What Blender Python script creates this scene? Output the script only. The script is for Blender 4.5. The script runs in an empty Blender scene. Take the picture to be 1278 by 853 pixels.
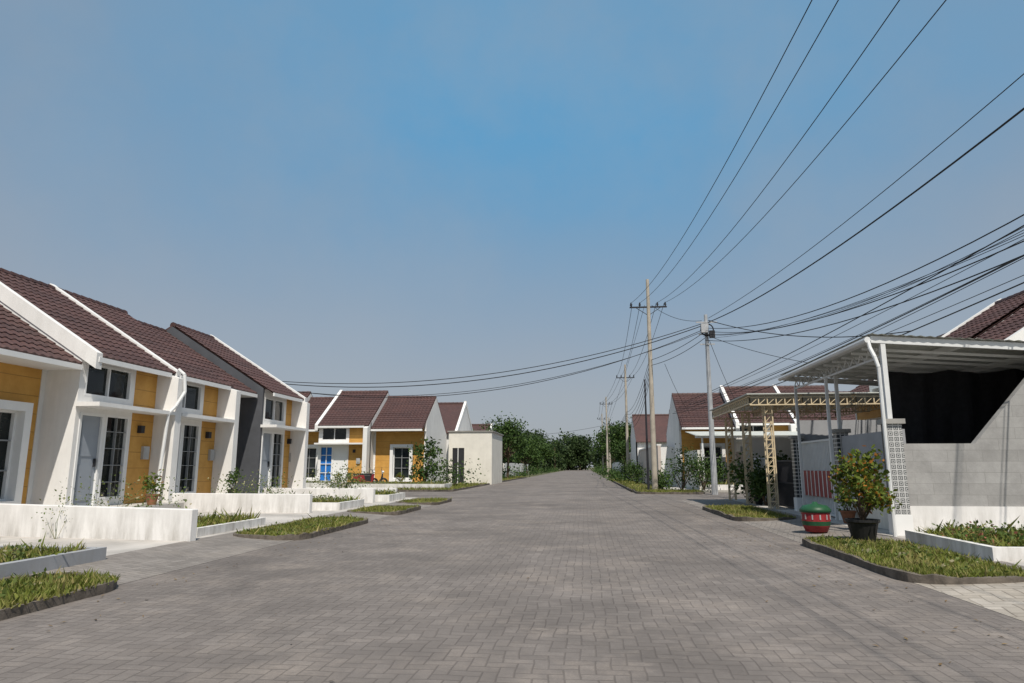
import bpy, math, random
from mathutils import Vector, Matrix
R=random.Random(7)
sc=bpy.context.scene
# ------------------------------------------------------------------ materials
def new_mat(name):
    m=bpy.data.materials.new(name); m.use_nodes=True
    nt=m.node_tree; b=nt.nodes['Principled BSDF']
    return m,nt,b
def N(nt,t,**k):
    n=nt.nodes.new(t)
    for a,v in k.items(): setattr(n,a,v)
    return n
def math_n(nt,op,a,b=None,c=None):
    n=nt.nodes.new('ShaderNodeMath'); n.operation=op
    for i,x in enumerate((a,b,c)):
        if x is None: continue
        if isinstance(x,(int,float)): n.inputs[i].default_value=x
        else: nt.links.new(x,n.inputs[i])
    return n.outputs[0]
def mixc(nt,f,a,b,bt='MIX'):
    n=nt.nodes.new('ShaderNodeMix'); n.data_type='RGBA'; n.blend_type=bt
    if isinstance(f,(int,float)): n.inputs[0].default_value=f
    else: nt.links.new(f,n.inputs[0])
    for i,x in ((6,a),(7,b)):
        if isinstance(x,tuple): n.inputs[i].default_value=(x[0],x[1],x[2],1)
        else: nt.links.new(x,n.inputs[i])
    return n.outputs[2]
def noise(nt,vec,scale,detail=5,rough=.6):
    n=nt.nodes.new('ShaderNodeTexNoise'); n.inputs['Scale'].default_value=scale
    n.inputs['Detail'].default_value=detail; n.inputs['Roughness'].default_value=rough
    nt.links.new(vec,n.inputs['Vector']); return n.outputs['Fac']
def rng(nt,v,a,b,c=0.,d=1.):
    n=nt.nodes.new('ShaderNodeMapRange'); nt.links.new(v,n.inputs[0])
    for i,x in enumerate((a,b,c,d)): n.inputs[i+1].default_value=x
    return n.outputs[0]
def objco(nt): 
    return N(nt,'ShaderNodeTexCoord').outputs['Object']
def bump(nt,b,h,strength,dist=.01):
    n=nt.nodes.new('ShaderNodeBump'); n.inputs['Strength'].default_value=strength
    n.inputs['Distance'].default_value=dist
    nt.links.new(h,n.inputs['Height']); nt.links.new(n.outputs[0],b.inputs['Normal'])
def plain(name,col,rough=.7,var=.25,scale=1.5,grime=0.,metal=0.,bmp=.15,spec=.3):
    m,nt,b=new_mat(name); co=objco(nt)
    dark=tuple(c*(1-var) for c in col)
    n1=noise(nt,co,scale,6,.65)
    c=mixc(nt,rng(nt,n1,.35,.65),dark,col)
    if grime>0:
        mp=N(nt,'ShaderNodeMapping'); mp.inputs['Scale'].default_value=(3,3,.5)
        nt.links.new(co,mp.inputs[0])
        g=noise(nt,mp.outputs[0],1.2,6,.7)
        sp=N(nt,'ShaderNodeSeparateXYZ'); nt.links.new(co,sp.inputs[0])
        low=rng(nt,sp.outputs[2],.0,.6,1.,0.)
        gg=math_n(nt,'MULTIPLY',rng(nt,g,.42,.8),math_n(nt,'MULTIPLY_ADD',low,.8,.3))
        gg=math_n(nt,'MULTIPLY',gg,grime)
        c=mixc(nt,gg,c,(.22,.20,.165))
    nt.links.new(c,b.inputs['Base Color'])
    b.inputs['Roughness'].default_value=rough; b.inputs['Metallic'].default_value=metal
    b.inputs['Specular IOR Level'].default_value=spec
    if bmp>0: bump(nt,b,noise(nt,co,45,4,.6),bmp,.01)
    return m
def leafmat(name,c1,c2,c3=None,tr=.25,dk=.45,dry=None):
    m,nt,b=new_mat(name)
    g=N(nt,'ShaderNodeNewGeometry'); ri=g.outputs['Random Per Island']
    c=mixc(nt,ri,c1,c2)
    if c3: c=mixc(nt,rng(nt,ri,.82,.9),c,c3)
    co=objco(nt); c=mixc(nt,rng(nt,noise(nt,co,.9,3),.35,.65,.0,dk),c,tuple(x*.4 for x in c1))
    if dry: c=mixc(nt,rng(nt,noise(nt,co,1.7,5,.7),.5,.66,0,.75),c,dry)
    nt.links.new(c,b.inputs['Base Color']); b.inputs['Roughness'].default_value=.6
    b.inputs['Specular IOR Level'].default_value=.25
    t=N(nt,'ShaderNodeBsdfTranslucent'); nt.links.new(c,t.inputs[0])
    mx=N(nt,'ShaderNodeMixShader'); mx.inputs[0].default_value=tr
    nt.links.new(b.outputs[0],mx.inputs[1]); nt.links.new(t.outputs[0],mx.inputs[2])
    nt.links.new(mx.outputs[0],nt.nodes['Material Output'].inputs[0])
    return m
def paver(name,ca,cb,mort,w=.105,rot=0.,stain=.5,bs=.6,jo=.8):
    m,nt,b=new_mat(name); co=objco(nt)
    mp=N(nt,'ShaderNodeMapping'); mp.inputs['Scale'].default_value=(1/w,1/w,1/w)
    mp.inputs['Rotation'].default_value=(0,0,rot)
    wob=N(nt,'ShaderNodeTexNoise'); wob.inputs['Scale'].default_value=1.3; nt.links.new(co,wob.inputs['Vector'])
    va=N(nt,'ShaderNodeVectorMath',operation='SCALE'); nt.links.new(wob.outputs['Color'],va.inputs[0]); va.inputs[3].default_value=.10
    vb=N(nt,'ShaderNodeVectorMath',operation='ADD'); nt.links.new(va.outputs[0],vb.inputs[0]); nt.links.new(co,vb.inputs[1])
    nt.links.new(vb.outputs[0],mp.inputs[0])
    sp=N(nt,'ShaderNodeSeparateXYZ'); nt.links.new(mp.outputs[0],sp.inputs[0])
    x,y=sp.outputs[0],sp.outputs[1]
    i=math_n(nt,'FLOOR',x); j=math_n(nt,'FLOOR',y)
    fx=math_n(nt,'FRACT',x); fy=math_n(nt,'FRACT',y)
    d=math_n(nt,'FLOORED_MODULO',math_n(nt,'SUBTRACT',i,j),4.)
    def eq(k): return math_n(nt,'COMPARE',d,float(k),.1)
    e0,e1,e2,e3=eq(0),eq(1),eq(2),eq(3)
    L=fx; Rr=math_n(nt,'SUBTRACT',1.,fx); Bt=fy; T=math_n(nt,'SUBTRACT',1.,fy)
    L=math_n(nt,'ADD',L,e1); Rr=math_n(nt,'ADD',Rr,e0)
    T=math_n(nt,'ADD',T,e3); Bt=math_n(nt,'ADD',Bt,e2)
    dist=math_n(nt,'MINIMUM',math_n(nt,'MINIMUM',L,Rr),math_n(nt,'MINIMUM',T,Bt))
    joint=rng(nt,dist,.02,.085)
    bi=math_n(nt,'SUBTRACT',i,e1); bj=math_n(nt,'ADD',j,e3)
    cx=N(nt,'ShaderNodeCombineXYZ'); nt.links.new(bi,cx.inputs[0]); nt.links.new(bj,cx.inputs[1])
    wn=N(nt,'ShaderNodeTexWhiteNoise',noise_dimensions='2D'); nt.links.new(cx.outputs[0],wn.inputs[0])
    c=mixc(nt,wn.outputs[0],ca,cb)
    c=mixc(nt,rng(nt,noise(nt,co,.28,7,.7),.42,.62,0,stain),c,tuple(q*.58 for q in ca))
    c=mixc(nt,rng(nt,noise(nt,co,.8,7,.75),.48,.70,0,stain*.9),c,(cb[0]*1.35,cb[1]*1.3,cb[2]*1.22))
    c=mixc(nt,rng(nt,noise(nt,co,2.6,6,.75),.45,.75,0,stain*.8),c,tuple(q*.68 for q in ca))
    c=mixc(nt,rng(nt,noise(nt,co,60,3,.7),.3,.7,0,.45),c,tuple(q*.6 for q in ca))
    # dust and stain lanes along the street
    mp2=N(nt,'ShaderNodeMapping'); mp2.inputs['Scale'].default_value=(1.,.09,1.); nt.links.new(co,mp2.inputs[0])
    c=mixc(nt,rng(nt,noise(nt,mp2.outputs[0],.7,5,.65),.4,.65,0,.4),c,tuple(q*.7 for q in ca))
    # oil drips / dark blotches
    c=mixc(nt,rng(nt,noise(nt,co,1.15,7,.8),.58,.70,0,.6),c,tuple(q*.45 for q in ca))
    jf=rng(nt,noise(nt,co,1.1,5,.7),.3,.7,.3*jo,jo)
    jj=math_n(nt,'MULTIPLY',math_n(nt,'SUBTRACT',1.,joint),jf)
    c=mixc(nt,jj,c,mort)
    nt.links.new(c,b.inputs['Base Color']); b.inputs['Roughness'].default_value=.85
    b.inputs['Specular IOR Level'].default_value=.25
    h=math_n(nt,'ADD',joint,math_n(nt,'MULTIPLY',wn.outputs[0],.5))
    h=math_n(nt,'ADD',h,math_n(nt,'MULTIPLY',noise(nt,co,90,3),.4))
    bump(nt,b,h,bs,.006)
    return m
M={}
M['road']=paver('paver_road',(.195,.172,.158),(.268,.238,.218),(.10,.087,.079),stain=.85,jo=.9)
M['drive']=paver('paver_drive',(.23,.208,.19),(.34,.31,.285),(.10,.09,.08),rot=.3)
M['drive_light']=paver('paver_light',(.38,.34,.29),(.60,.55,.49),(.13,.11,.09),w=.14,rot=.2,jo=1.)
M['white']=plain('white_paint',(.80,.79,.77),.65,.10,.8,grime=.55)
M['white_low']=plain('white_low_wall',(.80,.785,.765),.7,.14,1.2,grime=1.)
M['grey']=plain('dark_grey_paint',(.09,.095,.107),.7,.25,1.)
M['greywash']=plain('greywashed_wall',(.36,.37,.39),.7,.2,1.,grime=.5)
M['slab']=plain('concrete_slab',(.50,.48,.45),.8,.3,.8)
M['concrete']=plain('concrete',(.33,.32,.30),.85,.35,1.4)
M['kerb']=plain('kerb_stone',(.17,.145,.12),.9,.55,5.,bmp=.5)
M['soil']=plain('soil',(.12,.10,.06),.95,.5,2.)
M['steel_w']=plain('white_steel',(.68,.69,.69),.45,.12,3.,bmp=.0)
M['cream']=plain('cream_steel',(.66,.54,.36),.5,.15,3.,bmp=.0)
M['dark']=plain('dark_metal',(.03,.03,.035),.5,.2,3.,bmp=0)
M['frame_grey']=plain('grey_mullion',(.28,.29,.30),.5,.2,3.,bmp=0)
M['net']=plain('black_shade_net',(.014,.014,.016),.9,.4,8.)
M['wire']=plain('wire_rubber',(.012,.012,.014),.7,.0,1.,bmp=0)
M['pole']=plain('pole_concrete',(.46,.41,.34),.85,.3,2.)
M['galv']=plain('galvanised',(.5,.51,.52),.45,.25,3.,metal=.3,bmp=0)
M['door']=plain('door_panel',(.30,.33,.37),.5,.08,2.,bmp=0)
M['whitetrim']=plain('white_trim',(.78,.78,.77),.45,.06,2.,bmp=0)
M['blue']=plain('blue_panel',(.02,.16,.5),.45,.1,2.,bmp=0)
M['red']=plain('red_paint',(.30,.03,.035),.45,.3,6.,bmp=0)
M['green']=plain('green_paint',(.02,.09,.04),.45,.3,6.,bmp=0)
M['black']=plain('black_plastic',(.02,.02,.02),.5,.2,5.,bmp=0)
M['terracotta']=plain('terracotta',(.30,.13,.07),.8,.3,5.)
M['bark']=plain('bark',(.13,.09,.06),.9,.5,6.)
M['canopy']=plain('canopy_sheet',(.58,.60,.56),.5,.2,2.,bmp=0)
M['pink']=plain('pale_pink_wall',(.60,.52,.47),.75,.2,1.,grime=.5)
M['cream_wall']=plain('cream_wall',(.74,.71,.64),.75,.12,1.,grime=.4)
M['terrain']=plain('ground_earth',(.13,.13,.06),.95,.5,.25)
M['yard']=plain('yard_concrete',(.52,.49,.455),.85,.38,.9)
M['grassbase']=plain('grass_base',(.16,.155,.045),.95,.5,3.5)
def ochre():
    m,nt,b=new_mat('ochre_siding'); co=objco(nt)
    sp=N(nt,'ShaderNodeSeparateXYZ'); nt.links.new(co,sp.inputs[0])
    f=math_n(nt,'FRACT',math_n(nt,'DIVIDE',sp.outputs[2],.42))
    g=rng(nt,f,.0,.05,0,1)
    c=mixc(nt,rng(nt,noise(nt,co,1.6,6,.7),.35,.65),(.47,.235,.042),(.58,.315,.07))
    c=mixc(nt,math_n(nt,'SUBTRACT',1.,g),c,(.22,.11,.02))
    nt.links.new(c,b.inputs['Base Color']); b.inputs['Roughness'].default_value=.65
    bump(nt,b,g,.6,.01); return m
M['ochre']=ochre()
def tile():
    m,nt,b=new_mat('roof_tiles'); co=objco(nt)
    g=N(nt,'ShaderNodeNewGeometry').outputs['Random Per Island']
    c=mixc(nt,g,(.062,.032,.029),(.094,.048,.043))
    c=mixc(nt,rng(nt,noise(nt,co,1.2,6,.7),.4,.7,0,.6),c,(.045,.030,.030))
    c=mixc(nt,rng(nt,noise(nt,co,7,5,.7),.5,.75,0,.45),c,(.17,.105,.09))
    nt.links.new(c,b.inputs['Base Color']); b.inputs['Roughness'].default_value=.6
    b.inputs['Specular IOR Level'].default_value=.3
    bump(nt,b,noise(nt,co,40,3),.2,.01); return m
M['tile']=tile()
def glass():
    m,nt,b=new_mat('window_glass'); co=objco(nt)
    c=mixc(nt,rng(nt,noise(nt,co,1.4,3),.4,.65),(.004,.006,.007),(.022,.028,.026))
    nt.links.new(c,b.inputs['Base Color']); b.inputs['Roughness'].default_value=.05
    b.inputs['Specular IOR Level'].default_value=.4
    bump(nt,b,noise(nt,co,2.5,2),.08,.02); return m
M['glass']=glass()
def blockwall():
    m,nt,b=new_mat('concrete_block_wall'); co=objco(nt)
    sp=N(nt,'ShaderNodeSeparateXYZ'); nt.links.new(co,sp.inputs[0])
    cx=N(nt,'ShaderNodeCombineXYZ'); nt.links.new(sp.outputs[0],cx.inputs[0]); nt.links.new(sp.outputs[2],cx.inputs[1])
    br=N(nt,'ShaderNodeTexBrick'); nt.links.new(cx.outputs[0],br.inputs[0]); br.inputs['Scale'].default_value=1
    br.inputs['Brick Width'].default_value=.6; br.inputs['Row Height'].default_value=.2
    br.inputs['Mortar Size'].default_value=.006; br.inputs['Mortar Smooth'].default_value=.4
    br.inputs['Color1'].default_value=(.30,.295,.285,1); br.inputs['Color2'].default_value=(.35,.345,.335,1)
    br.inputs['Mortar'].default_value=(.25,.245,.235,1)
    c=mixc(nt,rng(nt,noise(nt,co,1.5,6,.75),.4,.7,0,.7),br.outputs[0],(.20,.195,.19))
    c=mixc(nt,rng(nt,noise(nt,co,.7,6,.75),.5,.7,0,.5),c,(.44,.43,.42))
    nt.links.new(c,b.inputs['Base Color']); b.inputs['Roughness'].default_value=.9
    bump(nt,b,noise(nt,co,30,4),.3,.01); return m
M['block']=blockwall()
def checker():
    m,nt,b=new_mat('patterned_tile'); co=objco(nt)
    v=N(nt,'ShaderNodeTexVoronoi',feature='F1',distance='CHEBYCHEV'); nt.links.new(co,v.inputs['Vector']); v.inputs['Scale'].default_value=10; v.inputs['Randomness'].default_value=0.
    s=math_n(nt,'FRACT',math_n(nt,'MULTIPLY',v.outputs['Distance'],4.))
    c=mixc(nt,rng(nt,s,.45,.55),(.035,.04,.045),(.5,.5,.49))
    nt.links.new(c,b.inputs['Base Color']); b.inputs['Roughness'].default_value=.4; return m
M['checker']=checker()
M['grass']=leafmat('grass_blades',(.13,.17,.028),(.235,.25,.05),(.38,.32,.13),dk=.35,dry=(.30,.24,.10))
M['weed']=leafmat('weed_leaves',(.09,.14,.03),(.20,.24,.07),(.45,.40,.25))
M['leaf']=leafmat('tree_leaves',(.035,.075,.016),(.085,.14,.03))
M['leaf2']=leafmat('far_leaves',(.032,.06,.02),(.065,.10,.03))
M['leafy']=leafmat('yellow_leaves',(.07,.12,.02),(.19,.22,.03),(.42,.16,.03))
M['flower']=leafmat('planter_leaves',(.08,.13,.03),(.15,.2,.05),(.4,.15,.1))
M['litter']=leafmat('dry_leaves',(.16,.10,.05),(.28,.20,.09),(.08,.06,.04),tr=.1)
# ------------------------------------------------------------------ mesh builder
class MB:
    def __init__(s): s.v=[];s.f=[];s.m=[];s.ml=[]
    def mi(s,k):
        if k not in s.ml: s.ml.append(k)
        return s.ml.index(k)
    def add(s,vs,fs,k):
        o=len(s.v); s.v+= [tuple(p) for p in vs]; i=s.mi(k)
        for f in fs: s.f.append([o+a for a in f]); s.m.append(i)
    def box(s,x0,x1,y0,y1,z0,z1,k):
        if x0>x1:x0,x1=x1,x0
        if y0>y1:y0,y1=y1,y0
        if z0>z1:z0,z1=z1,z0
        s.add([(x0,y0,z0),(x1,y0,z0),(x1,y1,z0),(x0,y1,z0),(x0,y0,z1),(x1,y0,z1),(x1,y1,z1),(x0,y1,z1)],
          [(0,3,2,1),(4,5,6,7),(0,1,5,4),(1,2,6,5),(2,3,7,6),(3,0,4,7)],k)
    def ext(s,pts,vec,k):
        n=len(pts); vec=Vector(vec); a=[Vector(p) for p in pts]; b=[p+vec for p in a]
        s.add(a+b,[list(range(n))[::-1],list(range(n,2*n))]+[(i,(i+1)%n,n+(i+1)%n,n+i) for i in range(n)],k)
    def cyl(s,p0,p1,r0,r1,k,n=10,cap=True):
        p0=Vector(p0);p1=Vector(p1);d=(p1-p0).normalized()
        u=d.orthogonal().normalized(); w=d.cross(u)
        vs=[]
        for p,r in ((p0,r0),(p1,r1)):
            for i in range(n):
                a=2*math.pi*i/n; vs.append(p+(u*math.cos(a)+w*math.sin(a))*r)
        fs=[(i,(i+1)%n,n+(i+1)%n,n+i) for i in range(n)]
        if cap: fs+=[list(range(n))[::-1],list(range(n,2*n))]
        s.add(vs,fs,k)
    def beam(s,p0,p1,w,h,k):
        p0=Vector(p0);p1=Vector(p1);d=(p1-p0).normalized()
        up=Vector((0,0,1)) if abs(d.z)<.95 else Vector((1,0,0))
        sd=d.cross(up).normalized(); uu=sd.cross(d)
        vs=[p+sd*a*w/2+uu*b*h/2 for p in (p0,p1) for a,b in ((-1,-1),(1,-1),(1,1),(-1,1))]
        s.add(vs,[(0,3,2,1),(4,5,6,7),(0,1,5,4),(1,2,6,5),(2,3,7,6),(3,0,4,7)],k)
    def lathe(s,c,prof,k,n=20):
        vs=[];fs=[]
        for r,z in prof:
            for i in range(n):
                a=2*math.pi*i/n; vs.append((c[0]+r*math.cos(a),c[1]+r*math.sin(a),c[2]+z))
        for j in range(len(prof)-1):
            for i in range(n): fs.append((j*n+i,j*n+(i+1)%n,(j+1)*n+(i+1)%n,(j+1)*n+i))
        s.add(vs,fs,k)
    def leaf(s,p,size,k,rnd,up=.0):
        a=Vector((rnd.gauss(0,1),rnd.gauss(0,1),rnd.gauss(0,1)+up)).normalized()
        b=a.orthogonal().normalized(); b.rotate(Matrix.Rotation(rnd.uniform(0,6.28),3,a))
        c=a.cross(b); p=Vector(p); l=size*rnd.uniform(.7,1.3)
        s.add([p,p+b*l*.5+c*l*.3,p+b*l,p+b*l*.5-c*l*.3],[(0,1,2,3)],k)
    def obj(s,name,parent=None,mat=None,smooth=False):
        me=bpy.data.meshes.new(name); me.from_pydata(s.v,[],s.f)
        for k in s.ml: me.materials.append(M[k])
        me.polygons.foreach_set('material_index',s.m)
        if smooth: me.polygons.foreach_set('use_smooth',[True]*len(s.f))
        me.update(); o=bpy.data.objects.new(name,me); sc.collection.objects.link(o)
        if parent is not None: o.parent=parent
        return o
def empty(name,loc=(0,0,0),rz=0.):
    e=bpy.data.objects.new(name,None); sc.collection.objects.link(e)
    e.location=loc; e.rotation_euler=(0,0,rz); e.empty_display_size=.5
    return e
# ------------------------------------------------------------------ ground
g=MB(); g.add([(-900,-60,-.05),(900,-60,-.05),(900,1500,-.05),(-900,1500,-.05)],[(0,1,2,3)],'terrain'); g.obj('ground')
g=MB()
for (x0,x1,y0,y1) in ((-5.2,3.7,-12,27.5),(-70,70,27.5,36.5),(-7,2.4,36.5,330)):
    g.add([(x0,y0,0),(x1,y0,0),(x1,y1,0),(x0,y1,0)],[(0,1,2,3)],'road')
g.obj('road')
def apron(y0,y1,side,k,name='driveway'):
    a=MB()
    if side<0: a.ext([(-5.2,y0,.004),(-6.6,y0,.09),(-6.6,y0,-.04),(-5.2,y0,-.04)],(0,y1-y0,0),k)
    else: a.ext([(3.7,y0,.004),(5.4,y0,.09),(5.4,y0,-.04),(3.7,y0,-.04)],(0,y1-y0,0),k)
    a.obj(name)
apron(-12,27.5,-1,'drive')
apron(-12,8.9,1,'drive_light'); apron(8.9,27.5,1,'drive')
a=MB(); a.box(-12.6,-6.6,-12,27.5,-.04,.09,'yard'); a.box(5.4,30,-12,27.5,-.04,.09,'yard'); a.obj('yard_paving')
a=MB(); a.box(-60,-7.6,37.9,43.4,-.04,.08,'grassbase'); a.box(4.4,60,37.9,43.4,-.04,.08,'yard'); a.obj('front_yards')
L_=MB(); rl=random.Random(77)
for _ in range(380):
    side=rl.random()
    y=4+26*rl.random()**1.4
    x=(-4.95+abs(rl.gauss(0,.5))) if side<.45 else (3.5-abs(rl.gauss(0,.6))) if side<.9 else rl.uniform(-4.8,3.4)
    a=rl.uniform(0,6.28); s_=rl.uniform(.010,.030); dx,dy=math.cos(a)*s_,math.sin(a)*s_
    L_.add([(x-dx,y-dy,.006),(x+dy*.5,y-dx*.5,.012),(x+dx,y+dy,.008+rl.random()*.012),(x-dy*.5,y+dx*.5,.012)],[(0,1,2,3)],'litter')
L_.obj('fallen_leaves')

def rrect(x0,x1,y0,y1,r,n=6):
    pts=[]
    for cx,cy,a0 in ((x1-r,y0+r,-90),(x1-r,y1-r,0),(x0+r,y1-r,90),(x0+r,y0+r,180)):
        for i in range(n+1):
            a=math.radians(a0+90*i/n); pts.append((cx+r*math.cos(a),cy+r*math.sin(a)))
    out=[]
    for p,q in zip(pts,pts[1:]+pts[:1]):
        L=math.hypot(q[0]-p[0],q[1]-p[1]); m=max(1,int(L/.4))
        for t in range(m): out.append((p[0]+(q[0]-p[0])*t/m+R.uniform(-.012,.012),p[1]+(q[1]-p[1])*t/m+R.uniform(-.012,.012)))
    return out
def blades(mb,x0,x1,y0,y1,z,n,h,k='grass',lean=.5,r=0.):
    for _ in range(n):
        x=R.uniform(x0,x1);y=R.uniform(y0,y1)
        if r>0:
            dx=max(x0+r-x,x-x1+r,0);dy=max(y0+r-y,y-y1+r,0)
            if dx*dx+dy*dy>r*r: continue
        pn=math.sin(x*3.1+y*1.7)+math.sin(y*2.3-x*1.1)+.7*math.sin(x*7.3-y*5.1)
        if pn<-1.0 and R.random()<.75: continue
        a=R.uniform(0,6.28);hh=h*R.uniform(.5,1.4)*(1.9 if R.random()<.04 else 1)*(1.25 if pn>1 else 1);w=hh*.13+.004
        dx,dy=math.cos(a)*w,math.sin(a)*w; lx,ly=R.gauss(0,lean)*hh,R.gauss(0,lean)*hh
        mb.add([(x-dx,y-dy,z),(x+dx,y+dy,z),(x+lx,y+ly,z+hh)],[(0,1,2)],k)
def island(x0,x1,y0,y1,r=.35,dens=900,z=.10,h=.05,base=0.):
    k=MB(); o=rrect(x0,x1,y0,y1,r); n=len(o); cx_,cy_=(x0+x1)/2,(y0+y1)/2
    hx,hy=(x1-x0)/2,(y1-y0)/2
    i=[(cx_+(x-cx_)*(hx-.09)/hx,cy_+(y-cy_)*(hy-.09)/hy) for x,y in o]
    jz=[R.uniform(-.018,.018) for _ in o]
    vs=[(x,y,-.02) for x,y in o]+[(x,y,z+jz[q]) for q,(x,y) in enumerate(o)]+[(x,y,z+jz[q]) for q,(x,y) in enumerate(i)]+[(x,y,z-.05) for x,y in i]
    fs=[]
    for q in range(3):
        fs+=[(q*n+t,q*n+(t+1)%n,(q+1)*n+(t+1)%n,(q+1)*n+t) for t in range(n)]
    k.add(vs,fs,'kerb'); k.add([(x,y,z-.02) for x,y in i],[list(range(n))],'grassbase')
    blades(k,x0+.04,x1-.0,y0+.04,y1-.0,z-.02,int(dens*(x1-x0)*(y1-y0)),h,r=r)
    if dens>1000:   # broad-leaved weeds in the turf
        for _ in range(int(7*(x1-x0)*(y1-y0))):
            wx,wy=R.uniform(x0+.2,x1-.2),R.uniform(y0+.2,y1-.2)
            for _ in range(9): k.leaf((wx+R.gauss(0,.03),wy+R.gauss(0,.03),z+R.uniform(-.01,.05)),.055,'weed',R)
    k.obj('grass_verge')
island(-6.45,-5.0,2.5,7.6,.6,1900)
island(-6.5,-5.05,12.0,16.5,.6,1400)
island(-6.6,-5.05,18.6,21.6,.4,700)
island(-6.6,-5.05,23.6,26.6,.4,400)
island(3.6,5.15,8.35,12.7,.5,1900)
island(3.6,5.1,17.3,22.6,.5,900)
island(2.5,5.8,34.2,37.6,.6,250,h=.07)
island(2.45,4.2,38,75,.3,60,h=.08)
island(-10.5,-7.0,36.6,47,.6,150,h=.1)
island(-9.2,-7.05,48,85,.3,50,h=.1)

# ------------------------------------------------------------------ houses
SL=2.63/4.15
def roofz(y,dz=0.): return 3.92+(y+.35)*SL+dz
RY=3.8; BY=7.95
def tiles(mb,x0,x1,ye,dz,yr=RY):
    L=(yr-ye)*math.sqrt(1+SL*SL); nr=max(3,round(L/.30)); per=.24; seg=5
    nx=max(4,int((x1-x0)/per*seg)); cs=1/math.sqrt(1+SL*SL); sn=SL*cs
    for r in range(nr):
        ya=ye+(yr-ye)*r/nr; yb=ye+(yr-ye)*(r+1)/nr+.02
        vs=[]; jit=R.uniform(-.003,.003)
        for yy,lift in ((ya,.0),(ya,.036+jit),(yb,.010)):
            for i in range(nx+1):
                x=x0+(x1-x0)*i/nx; ph=(i%seg)/seg
                h=.032*math.sin(math.pi*min(1,ph*1.5))if ph<.667 else 0
                l=lift+h*(1 if lift>0 else 0)
                vs.append((x,yy-sn*l,roofz(yy,dz)+cs*l))
        n=nx+1; fs=[]
        for q in range(2):
            fs+=[(q*n+i,q*n+i+1,(q+1)*n+i+1,(q+1)*n+i) for i in range(nx)]
        mb.add(vs,fs,'tile')
    zr=roofz(yr,dz); x=x0
    while x<x1-.05:
        e=min(x+.36,x1); mb.cyl((x,yr,zr),(e,yr,zr+.0),.12,.10,'tile',8); x+=.34
def wallgrid(mb,x0,x1,z0,z1,yf,th,ops,k):
    xs=sorted({x0,x1}|{o[0] for o in ops}|{o[1] for o in ops}); zs=sorted({z0,z1}|{o[2] for o in ops}|{o[3] for o in ops})
    for a,b in zip(xs,xs[1:]):
        if a<x0-1e-6 or b>x1+1e-6: continue
        for c,d in zip(zs,zs[1:]):
            cx,cz=(a+b)/2,(c+d)/2
            if any(o[0]<cx<o[1] and o[2]<cz<o[3] for o in ops): continue
            mb.box(a,b,yf,yf+th,c,d,k)
def window(mb,x0,x1,z0,z1,yf,nx=1,nz=1,fr=.055,k='whitetrim',gk='glass',mk=None,mt=.022):
    ya,yb=yf-.025,yf+.07; mk=mk or k
    mb.box(x0,x0+fr,ya,yb,z0,z1,k); mb.box(x1-fr,x1,ya,yb,z0,z1,k)
    mb.box(x0+fr,x1-fr,ya,yb,z1-fr,z1,k); mb.box(x0+fr,x1-fr,ya,yb,z0,z0+fr,k)
    for i in range(1,nx):
        x=x0+(x1-x0)*i/nx; mb.box(x-mt,x+mt,ya+.012,yb,z0+fr,z1-fr,mk)
    for i in range(1,nz):
        z=z0+(z1-z0)*i/nz; mb.box(x0+fr,x1-fr,ya+.016,yb-.004,z-mt*.9,z+mt*.9,mk)
    mb.add([(x0,yf+.06,z0),(x1,yf+.06,z0),(x1,yf+.06,z1),(x0,yf+.06,z1)],[(0,1,2,3)],gk)
def slopestrip(mb,x,w,ya,yb,dz,lo,hi,k='white'):
    mb.ext([(x-w/2,ya,roofz(ya,dz)+lo),(x-w/2,yb,roofz(yb,dz)+lo),(x-w/2,yb,roofz(yb,dz)+hi),(x-w/2,ya,roofz(ya,dz)+hi)],(w,0,0),k)
def gable(mb,x,w,yf,dz,k,back=BY-.3):
    zt=lambda y: roofz(y,dz)-.06 if y<=RY else roofz(2*RY-y,dz)-.06
    mb.ext([(x,yf,0),(x,back,0),(x,back,zt(back)),(x,RY,zt(RY)),(x,yf,zt(yf))],(w,0,0),k)
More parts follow.
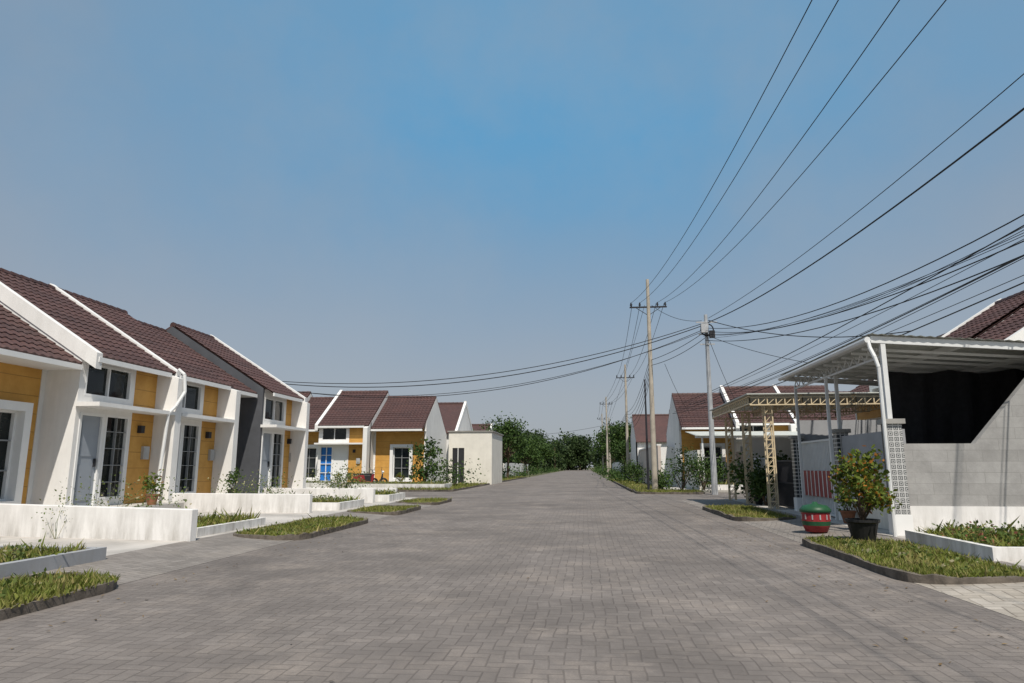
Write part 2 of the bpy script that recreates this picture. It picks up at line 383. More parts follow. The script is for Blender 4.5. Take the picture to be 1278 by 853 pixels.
def house(name,loc,rz,segs,parapets=(),endk=('white','white'),detail=True):
    e=empty(name,loc,rz); W=MB();T=MB();G=MB();D=MB();X=MB()
    xa=min(s[1] for s in segs); xb=max(s[2] for s in segs)
    for si,s in enumerate(segs):
        t,x0,x1=s[:3]; op=s[3] if len(s)>3 else {}
        w=x1-x0
        if t=='bay':
            dz=op.get('dz',0.); zt=roofz(0,dz)-.08
            up=(x0+.2,x0+1.9,3.0,3.82+dz*.5); dr=(x0+.14,x0+.98,.36,2.6); wi=(x0+1.06,x0+1.95,.5,2.6)
            wallgrid(W,x0+.12,x0+2.05,0,zt,0,.15,[up,dr,wi],'white')
            wallgrid(W,x0+2.05,x1-.28,0,zt,.02,.15,[],op.get('side','ochre'))
            window(G,*up,0.02,nx=2); 
            dk=op.get('door','door')
            if dk=='blue': window(G,dr[0],dr[1],dr[2],dr[3],.02,nx=2,nz=4,gk='blue'); D.box(wi[0],wi[1],.03,.07,wi[2],wi[3],'whitetrim')
            else:
                D.box(dr[0]+.07,dr[1]-.07,.04,.08,dr[2],dr[3]-.07,dk)
                for zz in (.5,1.55): 
                    D.box(dr[0]+.17,dr[1]-.2,.028,.04,zz,zz+.85,dk)
                D.box(dr[0],dr[0]+.07,-.02,.1,dr[2],dr[3],'whitetrim');D.box(dr[1]-.07,dr[1],-.02,.1,dr[2],dr[3],'whitetrim');D.box(dr[0]+.07,dr[1]-.07,-.02,.1,dr[3]-.07,dr[3],'whitetrim')
                D.box(dr[1]-.17,dr[1]-.13,-.01,.04,1.3,1.5,'dark')
                window(G,*wi,0.02,nx=2,nz=5,mk='frame_grey',mt=.010)
            W.box(x0-.05,x1-.28,-.62,-.003,2.72,2.82,'white')
            W.ext([(x1-.28,-.62,0),(x1-.28,.2,0),(x1-.28,.2,roofz(.2,dz)-.07),(x1-.28,-.3,roofz(-.3,dz)-.07),(x1-.28,-.62,roofz(-.62,dz)+.02)],(.28,0,0),'white')
            tiles(T,x0+.02,x1-.02,-.35,dz)
            X.box(x0+.05,x1-.3,-.42,-.36,roofz(-.35,dz)-.13,roofz(-.35,dz)-.01,'whitetrim')
            X.box(x0,x1-.28,-1.1,-.004,0,.34,'slab')
            ye=-.35
            gable(W,x0,.12,0,dz,endk[0] if x0==xa else 'white'); gable(W,x1-.12,.12,.02,dz,endk[1] if x1==xb else 'white')
            W.add([(x0,BY-.3,0),(x1,BY-.3,0),(x1,BY-.3,roofz(2*RY-BY+.3,dz)-.06),(x0,BY-.3,roofz(2*RY-BY+.3,dz)-.06)],[(0,1,2,3)],'white')
            X.box(x0+2.35,x0+2.5,-.1,.02,2.2,2.4,'dark')
            X.box(x0+2.6,x0+2.85,-.06,.02,1.5,1.85,'galv')
        else:
            dz=op.get('dz',-.42); yf=.9; zt=roofz(yf,dz)-.08; c=op.get('wx',x0+w/2)
            wi=(c-.55,c+.55,.55,2.55)
            wallgrid(W,x0+.12,x1-.12,0,zt,yf,.15,[wi],'ochre')
            for bx in ((c-.75,c-.55,.35,2.75),(c+.55,c+.75,.35,2.75)): W.box(bx[0],bx[1],yf-.22,yf+.1,bx[2],bx[3],'whitetrim')
            W.box(c-.55,c+.55,yf-.22,yf+.1,2.55,2.75,'whitetrim'); W.box(c-.55,c+.55,yf-.22,yf+.1,.35,.55,'whitetrim')
            window(G,*wi,yf+.02,nx=2,nz=3,fr=.05,mk='frame_grey',mt=.018)
            tiles(T,x0+.02,x1-.02,-.02,dz)
            X.box(x0+.05,x1-.05,-.09,-.03,roofz(0,dz)-.14,roofz(0,dz)-.02,'whitetrim')
            X.add([(x0,-.03,roofz(0,dz)-.13),(x1,-.03,roofz(0,dz)-.13),(x1,yf,roofz(0,dz)-.13),(x0,yf,roofz(0,dz)-.13)],[(0,1,2,3)],'whitetrim')
            X.box(x0,x1,-.1,yf-.004,0,.2,'slab')
            ye=0
            gable(W,x0,.12,yf-.02,dz,endk[0] if x0==xa else 'white'); gable(W,x1-.12,.12,yf-.02,dz,endk[1] if x1==xb else 'white')
            W.add([(x0,BY-.3,0),(x1,BY-.3,0),(x1,BY-.3,roofz(2*RY-BY+.3,dz)-.06),(x0,BY-.3,roofz(2*RY-BY+.3,dz)-.06)],[(0,1,2,3)],'white')
        zr=roofz(RY,dz)
        T.ext([(x0,RY,zr),(x0,BY,zr-(BY-RY)*SL),(x0,BY,zr-(BY-RY)*SL-.06),(x0,RY,zr-.06)],(w,0,0),'tile')
        T.add([(x0,ye,roofz(ye,dz)-.02),(x1,ye,roofz(ye,dz)-.02),(x1,RY,zr-.02),(x0,RY,zr-.02)],[(0,1,2,3)],'tile')
    for p in parapets:
        x,dz=p[:2]; slopestrip(W,x,.2,-.40,RY+.12,dz,-.27,.12,'white')
        zr=roofz(RY,dz); W.ext([(x-.1,RY+.12,zr-.25),(x-.1,BY,zr-(BY-RY)*SL-.25),(x-.1,BY,zr-(BY-RY)*SL+.12),(x-.1,RY+.12,zr+.09)],(.2,0,0),'white')
    W.obj('walls',e);T.obj('roof',e);G.obj('windows',e);D.obj('doors',e);X.obj('trim_and_steps',e)
    return e
H=math.pi/2
def pipe(mb,pts,r,k):
    for a,b in zip(pts,pts[1:]): mb.cyl(a,b,r,r,k,8)
house('terraced_house',(-12,15.1,0),H,[('porch',-3.3,0,{'wx':-1.25}),('bay',0,3.3)],[(0.07,0.),(3.36,0.)])
house('terraced_house',(-12,18.5,0),H,[('bay',0,3.2),('porch',3.2,5.5,{'dz':-.2})],[])
house('terraced_house',(-12,11.7,0),H,[('porch',-3.3,0,{'wx':-1.2})],[])
house('terraced_house',(-11.75,24.05,0),H,[('bay',0,2.9,{'dz':.08,'side':'ochre'})],[(2.97,.08)],endk=('grey','white'))
dp=MB(); 
for yy in (18.35,):
    pipe(dp,[(-11.55,yy,4.05),(-11.35,yy,3.9),(-11.3,yy,3.4),(-11.33,yy-.35,2.95),(-11.42,yy-.5,2.75),(-11.5,yy-.62,.4)],.045,'steel_w')
dp.obj('downpipe')
house('terraced_house',(-22.9,43.5,0),0,[('bay',0,3.4),('porch',3.4,5.6,{'wx':4.7})],[(5.6,0.)])
house('terraced_house',(-17.25,43.5,0),0,[('bay',0,3.45,{'door':'blue'}),('porch',3.45,6.95,{'wx':5.35})],[])
house('terraced_house',(-9.8,60.6,0),math.pi,[('bay',0,3.4),('porch',3.4,7.0)],[(0.07,0.)])
house('terraced_house',(9.8,23.4,0),-H,[('bay',0,3.3),('porch',3.3,6.4,{'dz':-.1})],[(-.04,0.),(6.44,-.1)])
house('terraced_house',(9.8,28.3,0),-H,[('porch',0,4.7,{'dz':-.42})],[])
house('terraced_house',(6.0,43.5,0),0,[('porch',0,3.3,{'wx':2.0}),('bay',3.3,6.7)],[(3.35,0.)])
house('terraced_house',(12.75,43.5,0),0,[('bay',0,3.4),('porch',3.4,6.8,{})],[(0.07,0.)])
house('terraced_house',(11.5,70,0),math.pi,[('bay',0,3.4),('porch',3.4,6.9)],[(0.07,0.)])
house('terraced_house',(-11.5,90,0),math.pi,[('bay',0,3.4),('porch',3.4,6.9)],[(0.07,0.)])
s=empty('garden_annex',(0,0,0)); w=MB()
wallgrid(w,-10.2,-6.9,0,3.9,51.5,.15,[(-9.9,-9.0,.1,2.7)],'cream_wall'); w.box(-10.2,-10.05,51.65,58,0,3.9,'cream_wall'); w.box(-7.05,-6.9,51.65,58,0,3.9,'cream_wall')
w.box(-10.2,-6.9,58,58.15,0,3.9,'cream_wall'); w.box(-10.3,-6.8,51.42,58.3,3.9,3.99,'concrete'); w.obj('walls_and_slab',s)
w=MB(); w.box(-9.9,-9.0,51.56,51.6,.1,2.7,'dark'); w.box(-9.5,-9.45,51.5,51.56,.1,2.7,'whitetrim'); w.obj('door',s)

# ------------------------------------------------------------------ low white walls / planters
def lowwall(x0,y0,x1,y1,h=.6,t=.16,name='low_garden_wall',k='white_low',z0=-.02,h2=None):
    w=MB(); d=Vector((x1-x0,y1-y0,0)).normalized(); n=Vector((-d.y,d.x,0))*t/2; h2=h2 or h
    a=Vector((x0,y0,z0));b=Vector((x1,y1,z0))
    vs=[a-n,b-n,b+n,a+n,a-n+Vector((0,0,h)),b-n+Vector((0,0,h2)),b+n+Vector((0,0,h2)),a+n+Vector((0,0,h))]
    w.add(vs,[(0,3,2,1),(4,5,6,7),(0,1,5,4),(1,2,6,5),(2,3,7,6),(3,0,4,7)],k)
    o=w.obj(name); bv=o.modifiers.new('b','BEVEL'); bv.width=.012; bv.segments=2
lowwall(-11.6,11.75,-6.5,11.15,.68,h2=.62)
lowwall(-11.4,18.4,-7.3,18.1,.60); lowwall(-11.4,23.9,-7.2,23.4,.58)
lowwall(-11.2,27.2,-7.4,27.0,.5)
def planter(x0,x1,y0,y1,h,dens=180,name='planter_bed',gh=.12,k='white_low',wk='weed',wd=12,wh=.15):
    w=MB(); t=.11
    w.box(x0,x1,y0,y0+t,-.02,h,k);w.box(x0,x1,y1-t,y1,-.02,h,k);w.box(x0,x0+t,y0+t,y1-t,-.02,h,k);w.box(x1-t,x1,y0+t,y1-t,-.02,h,k)
    w.box(x0+t,x1-t,y0+t,y1-t,-.02,h-.06,'soil')
    blades(w,x0+t,x1-t,y0+t,y1-t,h-.06,int(dens*(x1-x0)*(y1-y0)),gh,'grass',.6)
    for _ in range(int(wd*(x1-x0)*(y1-y0))):
        cx,cy=R.uniform(x0+t+.05,x1-t-.05),R.uniform(y0+t+.05,y1-t-.05)
        for _ in range(14): w.leaf((cx+R.gauss(0,.06),cy+R.gauss(0,.06),h-.04+R.uniform(0,wh)),.06,wk,R)
    w.obj(name)
planter(-10.5,-6.4,3,8.9,.24,450,k='greywash',wd=4,gh=.10)
planter(-9.8,-6.75,11.7,14.3,.24,450,wd=5)
planter(-9.6,-6.9,19.2,21.4,.3,200)
planter(-9.6,-6.9,24.2,26.4,.32,200)
planter(5.3,11,9.9,12.4,.26,400,wk='flower',wd=18,wh=.2)
planter(-13.4,-7.8,38.4,40.6,.35,120); planter(-20,-14.5,38.6,40.4,.4,80)
planter(6.2,11.5,38.5,40.5,.35,80)

# ------------------------------------------------------------------ foliage
def plant(name,c,rad,n,ls,k='leaf',clumps=8,stems=5,sk='bark',seed=1,sr=.012,sp=.33):
    r=random.Random(seed); m=MB(); c=Vector(c)
    cs=[]
    for _ in range(clumps):
        a=r.uniform(0,6.28); q=r.random()**.5; z=r.uniform(.25,.95)
        q*=math.sin(math.pi*min(1,z*.85+.1))**.5
        cs.append(Vector((math.cos(a)*q*rad[0],math.sin(a)*q*rad[0],rad[1]*z)))
    for i in range(stems):
        t=cs[i%len(cs)]; mid=t*.5+Vector((r.gauss(0,.03),r.gauss(0,.03),.05))
        m.cyl(c,c+mid,sr*1.4,sr,sk,6); m.cyl(c+mid,c+t,sr,sr*.4,sk,6)
    for i in range(n):
        t=cs[r.randrange(len(cs))]; s=rad[0]*sp
        m.leaf(c+t+Vector((max(-2*s,min(2*s,r.gauss(0,s))),max(-2*s,min(2*s,r.gauss(0,s))),max(-2*s,min(2*s,r.gauss(0,s))))),ls,k,r,.3)
    return m.obj(name)
def tree(name,x,y,h,cr,n,ls,k='leaf',seed=1,clumps=16,tr=.14):
    r=random.Random(seed); m=MB(); p=Vector((x,y,-.03)); th=h*.38
    q=p+Vector((r.gauss(0,.15),r.gauss(0,.15),th)); m.cyl(p,q,tr,tr*.7,'bark',10)
    for i in range(clumps):
        a=r.uniform(0,6.28); el=r.uniform(-.25,1.)
        rr=cr*r.uniform(.45,.95)
        c=Vector((x+math.cos(a)*rr*math.cos(el*1.2),y+math.sin(a)*rr*math.cos(el*1.2),h*.62+el*h*.33))
        mid=(q+c)/2+Vector((0,0,-.1*h*.3)); m.cyl(q,mid,tr*.5,tr*.3,'bark',6); m.cyl(mid,c,tr*.3,.02,'bark',6)
        s=cr*r.uniform(.2,.34)
        for _ in range(n//clumps): m.leaf(c+Vector((r.gauss(0,s),r.gauss(0,s),r.gauss(0,s*.75))),ls,k,r,.5)
    return m.obj(name)
e=empty('potted_shrub',(4.6,12.3,.08))
m=MB(); m.lathe((0,0,0),[(0,0),(.17,0),(.24,.3),(.27,.32),(.27,.36),(.23,.36),(.22,.3),(0,.3)],'black',20); m.obj('pot',e)
o=plant('foliage',(0,0,.3),(.46,1.2),1900,.085,'leafy',26,18,seed=14,sr=.01,sp=.19); o.parent=e
for i,(x,y,z,k) in enumerate(((-11.05,16.9,.34,'terracotta'),(-11.0,20.9,.34,'black'),(-15.4,42.2,.09,'terracotta'),(-14.6,42.1,.09,'black'),(-11.4,42.3,.09,'terracotta'),(5.6,23.4,.09,'black'),(5.7,16.0,.09,'terracotta'),(8.6,39.0,.35,'black'))):
    e=empty('flower_pot',(x,y,z)); m=MB(); m.lathe((0,0,0),[(0,0),(.10,0),(.15,.22),(.17,.24),(.17,.27),(.14,.27),(.13,.22),(0,.22)],k,14); m.obj('pot',e)
    o=plant('plant',(0,0,.2),(.22,.6),220,.09,'leaf' if i%2 else 'leafy',8,6,seed=60+i,sr=.006); o.parent=e
plant('garden_shrub',(-9.5,40.8,.1),(.8,2.6),900,.2,'leaf',12,7,seed=5,sr=.03)
plant('garden_shrub',(-8.3,44,.1),(1.6,.8),700,.16,'leaf',12,5,seed=6)
plant('weed_clump',(-9.6,19.3,.3),(1.2,.5),1100,.06,'weed',22,18,'weed',seed=8,sr=.004,sp=.2)
plant('weed_clump',(-8.6,24.4,.3),(1.1,.85),1100,.07,'weed',20,16,'weed',seed=9,sr=.004,sp=.2)
plant('weed_clump',(-9.0,11.2,.05),(.3,.6),60,.035,'weed',5,5,'weed',seed=10,sr=.003)
plant('weed_clump',(-10.3,14.5,.3),(1.2,.45),600,.06,'weed',16,12,'weed',seed=12,sr=.004,sp=.2)
for i,(x,y,r_,h_) in enumerate([(5.0,37,1.0,1.9),(6.3,38,1.0,1.6),(5.6,24.5,.6,1.5),(5.7,22.9,.4,1.2),(4.2,40,.6,.8),(7.2,26.2,.6,1.6),(3.8,52,.7,1.2),(4,60,.8,1.5),(4,70,.8,1.8),(8.2,40.5,.9,1.5)]):
    plant('garden_shrub',(x,y,.05),(r_,h_),900,.13,'leaf',12,6,seed=20+i,sr=.02)
tree('broadleaf_tree',-8.2,74,6.0,2.5,5500,.26,seed=31,clumps=24)
tree('broadleaf_tree',-10.2,80,4.6,2.0,2500,.3,seed=32,clumps=20)
tree('broadleaf_tree',-9.2,112,4.6,2.2,1800,.4,seed=33)
tree('broadleaf_tree',5.8,102,7.2,2.6,3500,.36,seed=34)
tree('broadleaf_tree',5.0,84,4.2,1.6,1800,.28,seed=35)
tree('broadleaf_tree',5.5,125,8.0,3.2,3500,.42,seed=36)
tree('broadleaf_tree',-10.,150,7.0,3.4,2600,.45,seed=37)
m=MB(); r=random.Random(50)
for i in range(84):
    x=r.uniform(-70,60) if i<46 else r.uniform(-32,14); y=r.uniform(215,270); h=r.uniform(8,14.5)
    if x<-34: h*=.6
    if -9<x<5: y=r.uniform(262,275)
    cr=r.uniform(2.5,4.5); m.cyl((x,y,0),(x,y,h*.6),.25,.15,'bark',6)
    for c in range(10):
        a=r.uniform(0,6.28); q=r.random()**.5*cr; cx,cy,cz=x+math.cos(a)*q,y+math.sin(a)*q,h*r.uniform(.12,.92)
        for _ in range(60): m.leaf((cx+r.gauss(0,1.1),cy+r.gauss(0,1.1),abs(cz+r.gauss(0,.9))),.9,'leaf2',r,.5)
m.obj('distant_trees')
m=MB(); r=random.Random(51)
for sx in (-9.0,3.6):
    for i in range(26):
        y=60+i*6+r.uniform(-2,2); x=sx+r.uniform(-.7,.7); hh=r.uniform(.4,1.5)
        for _ in range(130): m.leaf((x+r.gauss(0,.6),y+r.gauss(0,.8),abs(r.gauss(hh*.5,hh*.35))),.24,'leaf',r,.5)
m.obj('roadside_hedge')

# ------------------------------------------------------------------ right side: carport, walls
e=empty('steel_carport',(0,0,0))
F=MB(); 
def cz(x): return 3.68-(x-5.45)*.07
for x,y in ((5.72,16.75),(5.72,19.1),(9.6,13.75),(9.6,19.1)):
    F.beam((x,y,.05),(x,y,cz(x)-.2),.06,.06,'steel_w')
F.beam((5.66,13.42,2.17),(5.66,13.42,cz(5.66)-.07),.085,.085,'steel_w')
F.beam((6.0,16.9,2.17),(6.0,16.9,cz(6)-.2),.07,.07,'steel_w')
for y in (13.4,19.2):
    F.beam((5.45,y,cz(5.45)),(10.4,y,cz(10.4)),.06,.13,'steel_w')
for x in (5.45,7.1,8.8,10.4): F.beam((x,13.43,cz(x)-.0),(x,19.17,cz(x)-.0),.06,.12,'steel_w')
n=10
for i in range(n):
    y=13.95+i*.55; F.beam((5.5,y,cz(5.5)-.09),(10.35,y,cz(10.35)-.09),.035,.05,'steel_w')
for x in (5.72,9.6):
    F.beam((x,13.6,cz(x)-.28),(x,19.1,cz(x)-.28),.04,.04,'steel_w')
    for i in range(14):
        y=13.6+i*.4; F.beam((x,y,cz(x)-.27),(x,y+.2,cz(x)-.07),.02,.02,'steel_w'); F.beam((x,y+.2,cz(x)-.07),(x,y+.4,cz(x)-.27),.02,.02,'steel_w')
F.obj('frame',e)
C=MB(); nx=60
vs=[];x0,x1=5.38,10.5
for y in (13.3,19.3):
    for i in range(nx+1):
        x=x0+(x1-x0)*i/nx; vs.append((x,y,cz(x)+.085+(.02 if i%2 else 0)))
C.add(vs,[(i,i+1,nx+2+i,nx+1+i) for i in range(nx)],'canopy'); C.obj('roof_sheet',e)
P=MB(); pipe(P,[(5.38,13.33,3.64),(5.38,13.28,3.5),(5.40,13.15,3.3),(5.42,13.08,3.1),(5.42,13.08,.08)],.035,'steel_w')
P.cyl((5.36,13.3,cz(5.45)-.02),(5.36,19.2,cz(5.45)-.02),.06,.06,'steel_w',8); P.obj('gutter_pipe',e)
e=empty('concrete_block_wall',(0,0,0)); B=MB()
B.ext([(5.82,13.4,.6),(11,13.4,.6),(11,13.4,5.3),(10.1,13.4,5.1),(7.1,13.4,1.72),(5.82,13.4,1.72)],(0,.15,0),'block'); B.obj('blocks',e)
B=MB(); B.box(5.82,11,13.37,13.58,-.02,.6,'white_low'); B.obj('painted_base',e)
# sagging shade net panel with folds
n_=MB(); nx,nz=40,14; vs=[]
for j in range(nz+1):
    for i in range(nx+1):
        t=i/nx; u_=j/nz; x=6.45+3.75*t; z=.2+(3.12-.07*math.sin(math.pi*((t*3)%1)))*u_
        vs.append((x,15.2+.05*math.sin(t*23+u_*2)+.03*math.sin(t*51-u_*5),z))
n_.add(vs,[(j*(nx+1)+i,j*(nx+1)+i+1,(j+1)*(nx+1)+i+1,(j+1)*(nx+1)+i) for j in range(nz) for i in range(nx)],'net')
n_.box(10.2,10.22,13.8,19,.2,3.3,'net'); n_.obj('shade_net')
for x,y in ((5.68,13.42),(6.0,16.9),(6.0,20.3)):
    c=MB(); c.box(x-.13,x+.13,y-.13,y+.13,.45,2.08,'checker'); c.box(x-.18,x+.18,y-.18,y+.18,2.08,2.17,'concrete'); c.box(x-.15,x+.15,y-.15,y+.15,-.02,.45,'whitetrim')
    c.obj('gate_column')
def fence(name,x,y0,y1,z0,z1,k='steel_w',solid=False,red=False):
    f=MB(); f.box(x-.03,x+.03,y0,y1,z1-.05,z1,k); f.box(x-.03,x+.03,y0,y1,z0,z0+.05,k); f.box(x-.025,x+.025,y0,y1,(z0+z1)/2,(z0+z1)/2+.04,k)
    y=y0
    while y<y1: f.box(x-.018,x+.018,y,y+.035,z0+.05,z1-.05,k); y+=.11
    if solid: f.box(x+.03,x+.045,y0,y1,z0,z1,k)
    if red:
        f.box(x-.045,x-.032,y0+.1,y1-.15,.55,1.2,'red')
        y=y0+.2
        while y<y1-.2: f.box(x-.055,x-.046,y,y+.04,.55,1.2,'whitetrim'); y+=.3
    f.obj(name)
fence('steel_gate',6.0,17.1,20.1,.12,1.98,solid=True,red=True)
w=MB(); w.box(5.9,6.05,13.62,16.72,0,1.25,'cream_wall'); w.box(5.95,6.0,13.62,16.72,1.25,2.0,'greywash'); w.obj('front_wall')
w=MB(); w.box(6.1,9.7,20.25,20.4,0,2.6,'greywash'); w.obj('boundary_wall')
e=empty('cream_pergola',(0,0,0)); F=MB()
def lattice(a,b,off,n,k='cream',t=.035):
    a=Vector(a);b=Vector(b);off=Vector(off)
    F.beam(a,b,t,t,k);F.beam(a+off,b+off,t,t,k)
    for i in range(n+1):
        p=a.lerp(b,i/n); F.beam(p,p+off,t*.8,t*.8,k)
        if i<n: F.beam(p,a.lerp(b,(i+1)/n)+off,t*.5,t*.5,k)
for x,y in ((5.35,21.0),(5.35,23.8),(5.35,26.6),(8.8,21.0),(8.8,26.6)):
    lattice((x,y,.05),(x,y,3.1),(.22,0,0),12); lattice((x,y+.2,.05),(x,y+.2,3.1),(.22,0,0),12)
for y in (20.8,23.7,26.8): lattice((4.9,y,3.1),(9.4,y,3.1),(0,0,.22),18)
for x in (4.9,6.4,7.9,9.4): lattice((x,20.8,3.14),(x,26.8,3.14),(0,0,.22),22)
F.obj('lattice_frame',e)
F=MB(); F.box(4.8,9.5,20.7,26.9,3.40,3.43,'canopy'); F.obj('roof_sheet',e)
fence('steel_gate',6.0,20.7,23.0,.12,1.5,'dark'); fence('steel_gate',6.0,23.6,26.6,.12,1.6)
w=MB(); w.box(6.1,9.7,27.0,27.15,0,2.4,'white'); w.obj('boundary_wall')
e=empty('steel_carport',(0,0,0)); F=MB()
for x,y in ((6.6,39.6),(9.1,39.6),(12.5,39.6),(16,39.6)): F.beam((x,y,.05),(x,y,2.9),.09,.09,'steel_w')
F.beam((6.2,39.5,2.95),(17,39.5,2.95),.06,.12,'steel_w'); F.obj('frame',e)
F=MB(); F.ext([(6.2,39.3,3.0),(6.2,43.2,3.4),(6.2,43.2,3.43),(6.2,39.3,3.03)],(10.8,0,0),'canopy'); F.obj('roof_sheet',e)
w=MB(); w.box(6.1,6.25,38.3,43.4,0,2.2,'cream_wall'); w.box(9.2,9.35,40,43.4,0,2.2,'pink'); w.obj('boundary_wall')
w=MB(); w.box(4.9,5.1,47,76,0,2.7,'pink'); w.box(4.85,5.15,47,76,2.7,2.8,'white'); w.box(5.1,8,47,47.15,0,2.6,'white'); w.obj('perimeter_wall')
w=MB(); w.box(-9.9,-9.7,60.8,69,0,1.6,'white'); w.box(-9.9,-9.7,84,120,0,1.8,'white'); w.obj('perimeter_wall')
w=MB(); w.box(5.1,5.3,88,130,0,2.0,'white');w.obj('perimeter_wall')
e=empty('waste_bin',(4.45,14.2,.07)); m=MB()
m.lathe((0,0,0),[(0,0),(.2,0),(.25,.12)],'red',24); m.lathe((0,0,0),[(.25,.12),(.262,.2)],'green',24); m.lathe((0,0,0),[(.262,.2),(.26,.36)],'red',24)
m.lathe((0,0,0),[(.26,.36),(.285,.37),(.285,.42),(.22,.49),(.06,.52),(.04,.56),(0,.56)],'green',24); m.obj('barrel_and_lid',e,smooth=True)
m=MB()
for i in range(12):
    a=i*math.pi/6; m.box(-.012,.012,-.008,.008,0,.09,'galv')
    n=len(m.v); 
    for q in range(n-8,n):
        x,y,z=m.v[q]; y-=.262; m.v[q]=(x*math.cos(a)-y*math.sin(a),x*math.sin(a)+y*math.cos(a),z+.235)
m.obj('painted_marks',e)
def scooter(loc,rz,k):
    e=empty('parked_scooter',loc,rz); m=MB()
    for x in (-.6,.6):
        vs=[];fs=[];n=20;mm=8
        for i in range(n):
            for j in range(mm):
                a=2*math.pi*i/n;b=2*math.pi*j/mm; rr=.22+.06*math.cos(b); vs.append((x+rr*math.cos(a),.05*math.sin(b),.28+rr*math.sin(a)))
        for i in range(n):
            for j in range(mm): fs.append((i*mm+j,((i+1)%n)*mm+j,((i+1)%n)*mm+(j+1)%mm,i*mm+(j+1)%mm))
        m.add(vs,fs,'black'); m.cyl((x,-.06,.28),(x,.06,.28),.07,.07,'galv',10)
    m.obj('wheels',e); m=MB()
    m.ext([(-.75,-.13,.5),(-.7,-.13,.72),(-.1,-.13,.72),(.0,-.13,.38),(.38,-.13,.34),(.5,-.13,.8),(.58,-.13,.8),(.48,-.13,.24),(-.3,-.13,.24)],(0,.26,0),k)
    o=m.obj('body',e); bv=o.modifiers.new('b','BEVEL'); bv.width=.03; bv.segments=2
    m=MB()
    m.box(-.72,-.08,-.12,.12,.725,.82,'black'); m.cyl((.58,0,.3),(.48,0,1.02),.03,.03,'galv'); m.cyl((.46,-.33,1.03),(.46,.33,1.03),.018,.018,'black')
    m.cyl((.46,-.3,1.03),(.48,-.34,1.2),.008,.008,'black');m.cyl((.46,.3,1.03),(.48,.34,1.2),.008,.008,'black');m.cyl((.52,0,.9),(.62,0,.92),.07,.06,'whitetrim'); m.cyl((-.3,.15,.25),(-.8,.16,.33),.04,.045,'galv'); m.obj('seat_and_handlebar',e)
scooter((-13.0,42.0,.08),.3,'dark'); scooter((-13.3,41.2,.08),.7,'red'); scooter((7.4,18.4,.09),1.3,'dark'); scooter((7.3,22.3,.09),1.5,'dark')

# ------------------------------------------------------------------ poles & wires
def upole(x,y,h,arms=(),k='pole',r=.16,name='utility_pole',extra=None):
    e=empty(name,(x,y,0)); m=MB(); m.cyl((0,0,-.1),(0,0,h),r,r*.55,k,14); m.obj('shaft',e,smooth=False)
    m=MB()
    for z,w in arms:
        m.beam((-w,.12,z),(w,.12,z),.08,.08,'dark'); m.beam((-w*.7,.12,z),(0,.1,z-.5),.03,.03,'dark'); m.beam((w*.7,.12,z),(0,.1,z-.5),.03,.03,'dark')
        for q in (-w*.92,-w*.45,w*.5,w*.92): 
            m.cyl((q,.12,z),(q,.12,z+.12),.03,.03,'dark',8); m.cyl((q,.12,z+.1),(q,.12,z+.2),.07,.05,'dark',8); m.cyl((q,.12,z+.2),(q,.12,z+.28),.05,.03,'dark',8)
    if extra: extra(m)
    if m.v: m.obj('crossarm_and_insulators',e)
upole(3.8,38.6,11.9,[(10.3,1.05)])
def ex2(m):
    for z,w in ((8.3,.5),(7.7,.4),(7.2,.35)):
        m.beam((-w,-.1,z),(w,-.1,z),.06,.06,'galv')
    m.box(-.3,.05,-.35,-.1,7.75,8.2,'galv'); m.box(.1,.35,-.3,-.1,7.5,7.85,'dark')
    for i in range(14):
        a=i*.45; m.cyl((math.cos(a)*.3,-.2,7.9+math.sin(a)*.3),(math.cos(a+.45)*.3,-.2,7.9+math.sin(a+.45)*.3),.03,.03,'wire',6)
upole(6.1,33.8,8.7,[],'galv',.15,extra=ex2)
upole(4.2,68,11.3,[(10,.9)]); upole(3.2,97,11,[(10,.9)]); upole(3.4,128,11,[(10,.9)]); upole(4.0,110,9,[(8,.8)])
upole(3.3,36.9,5.9,[],'dark',.07)
def wire(p0,p1,sag,r=.010,n=28):
    cu=bpy.data.curves.new('overhead_wire','CURVE'); cu.dimensions='3D'; cu.bevel_depth=r; cu.bevel_resolution=1
    sp=cu.splines.new('POLY'); sp.points.add(n); p0=Vector(p0);p1=Vector(p1)
    for i in range(n+1):
        t=i/n; p=p0.lerp(p1,t); sp.points[i].co=(p.x,p.y,p.z-4*sag*t*(1-t),1)
    o=bpy.data.objects.new('overhead_wire',cu); cu.materials.append(M['wire']); sc.collection.objects.link(o)
upole(4.95,-6,9.7,[(9.3,1.05)],)
for a,b in ((-.97,3.98-4.95),(-.47,4.35-4.95),(.52,.35),(.97,1.25)):
    wire((3.8+a,38.7,10.55),(4.95+b*.95,-5.9,9.4),1.6,.0095)
for a in (-.9,-.45,.45,.9):
    wire((3.8+a,38.7,10.5),(4.2+a*.9,68,10.2),.7,.013); wire((4.2+a*.9,68,10.2),(3.2+a*.9,97,10.2),.6,.014); wire((3.2+a*.9,97,10.2),(3.4+a*.9,128,10.2),.6,.015)
wire((6.2,33.7,8.5),(9.3,-3,9.6),.9,.010); wire((6.2,33.7,8.3),(9.0,-3,8.8),1.1,.02)
r=random.Random(3)
for i in range(7):
    wire((6.1+r.uniform(-.2,.3),33.7,7.4+i*.1),(10.5+r.uniform(-.8,1.2),3,6.7+i*.28),r.uniform(1.1,2.2),.008 if i%3 else .015)
for i in range(7):
    wire((5.6+i*.12,44,4.6+i*.12),(9.4+r.uniform(-.6,.8),4,5.2+i*.28),r.uniform(.25,.7),.008 if i%3 else .014)
wire((6.2,33.7,8.4),(12.5,27,6.4),.5,.02); wire((6.2,33.7,7.6),(10.5,25,4.6),.3,.012); wire((6.2,33.7,7.4),(9.8,43,4.2),.3,.012)
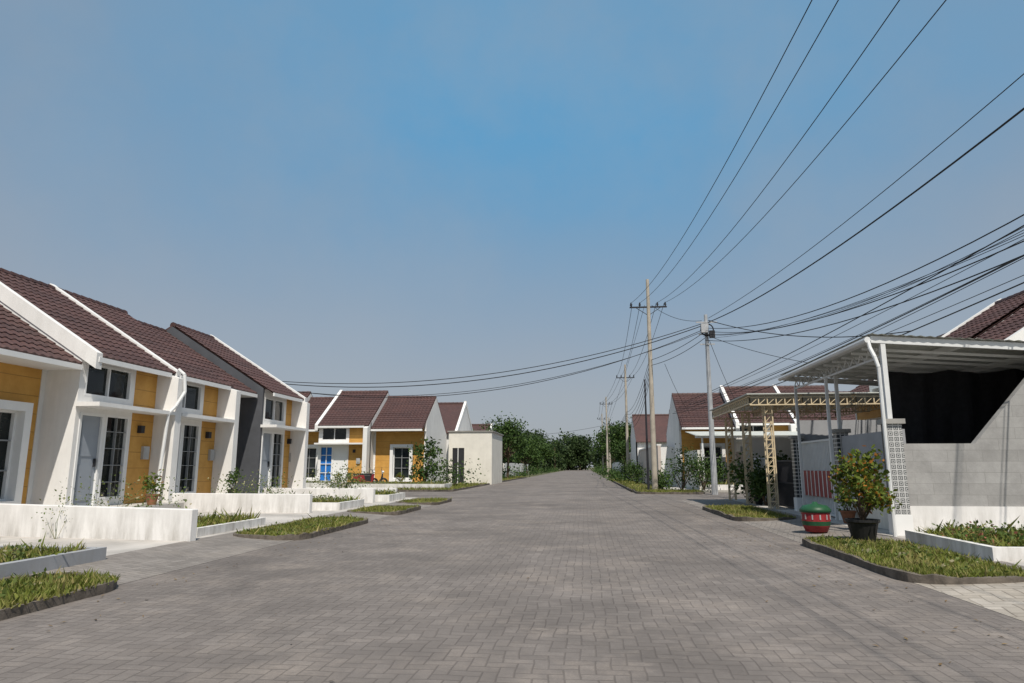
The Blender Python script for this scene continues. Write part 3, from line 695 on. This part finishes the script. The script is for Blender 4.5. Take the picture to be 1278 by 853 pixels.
wire((6.1,33.8,7.9),(3.8,38.6,7.2),.15,.014);wire((6.1,33.8,7.6),(3.8,38.6,6.9),.2,.014)
for i in range(5): wire((3.8,38.6,7.4-i*.25),(4.2,68,6.6-i*.2),.8+.2*i,.014)
for i in range(3): wire((4.2,68,6.6-i*.2),(3.2,97,6.4-i*.2),.8,.016)
for s_,z0,z1,rr in ((1.35,8.3,5.75,.018),(1.5,8.2,5.7,.022),(1.95,8.0,5.6,.016),(1.75,7.9,5.5,.013)):
    wire((6.1,33.7,z0),(-17.5,32.5,z1),s_,rr)
upole(-17.5,32.5,6.0,[],'galv',.08)
wire((4.0,38.7,10.4),(5.9,33.8,8.4),.3,.012); wire((3.6,38.7,10.4),(2.6,68,6),.3,.01); wire((4.6,38.7,7.0),(6.5,43,4.5),.2,.012)
wire((4.2,68,5.8),(-10,72,4.5),.5,.014)

# ------------------------------------------------------------------ camera, light, sky
cd=bpy.data.cameras.new('camera'); co=bpy.data.objects.new('camera',cd); sc.collection.objects.link(co)
co.location=(0,0,1.3); co.rotation_euler=(math.radians(100.4),0,math.radians(5.96)); cd.lens=24; cd.sensor_width=36; cd.clip_end=3000
sc.camera=co
EL=56; AZ=162
a=math.radians(AZ); el=math.radians(EL)
d=Vector((math.sin(a)*math.cos(el),math.cos(a)*math.cos(el),math.sin(el)))
sl=bpy.data.lights.new('sun','SUN'); sl.energy=4.7; sl.angle=math.radians(.55); sl.color=(1,.93,.83)
so=bpy.data.objects.new('sun',sl); sc.collection.objects.link(so); so.rotation_euler=d.to_track_quat('Z','Y').to_euler(); so.location=(0,0,30)
w=bpy.data.worlds.new('World'); sc.world=w; w.use_nodes=True; nt=w.node_tree; bg=nt.nodes['Background']
sky=N(nt,'ShaderNodeTexSky',sky_type='NISHITA'); sky.sun_disc=False; sky.sun_elevation=el; sky.sun_rotation=a
sky.dust_density=2.0; sky.ozone_density=2.5; sky.air_density=1.0
tc=N(nt,'ShaderNodeTexCoord').outputs['Generated']
sp=N(nt,'ShaderNodeSeparateXYZ'); nt.links.new(tc,sp.inputs[0])
haze=mixc(nt,rng(nt,sp.outputs[2],.0,.45),(3.95,4.15,4.45),(2.35,3.4,4.6))
dt=N(nt,'ShaderNodeVectorMath',operation='DOT_PRODUCT'); nt.links.new(tc,dt.inputs[0]); dt.inputs[1].default_value=(-.08,.885,.46)
nn=noise(nt,tc,1.7,6,.55)
dd=math_n(nt,'ADD',dt.outputs['Value'],rng(nt,nn,.3,.7,-.12,.12))
clear=math_n(nt,'MULTIPLY',rng(nt,dd,.78,1.08),rng(nt,sp.outputs[2],.10,.45))
haze=mixc(nt,clear,haze,(1.3,3.6,6.0))
wisp=rng(nt,noise(nt,tc,2.6,7,.6),.45,.75,0,.42)
haze=mixc(nt,wisp,haze,(3.5,4.1,4.75))
c=mixc(nt,.87,sky.outputs[0],haze)
nt.links.new(c,bg.inputs[0]); bg.inputs[1].default_value=.1
sc.view_settings.view_transform='Standard'; sc.view_settings.look='None'; sc.view_settings.exposure=0
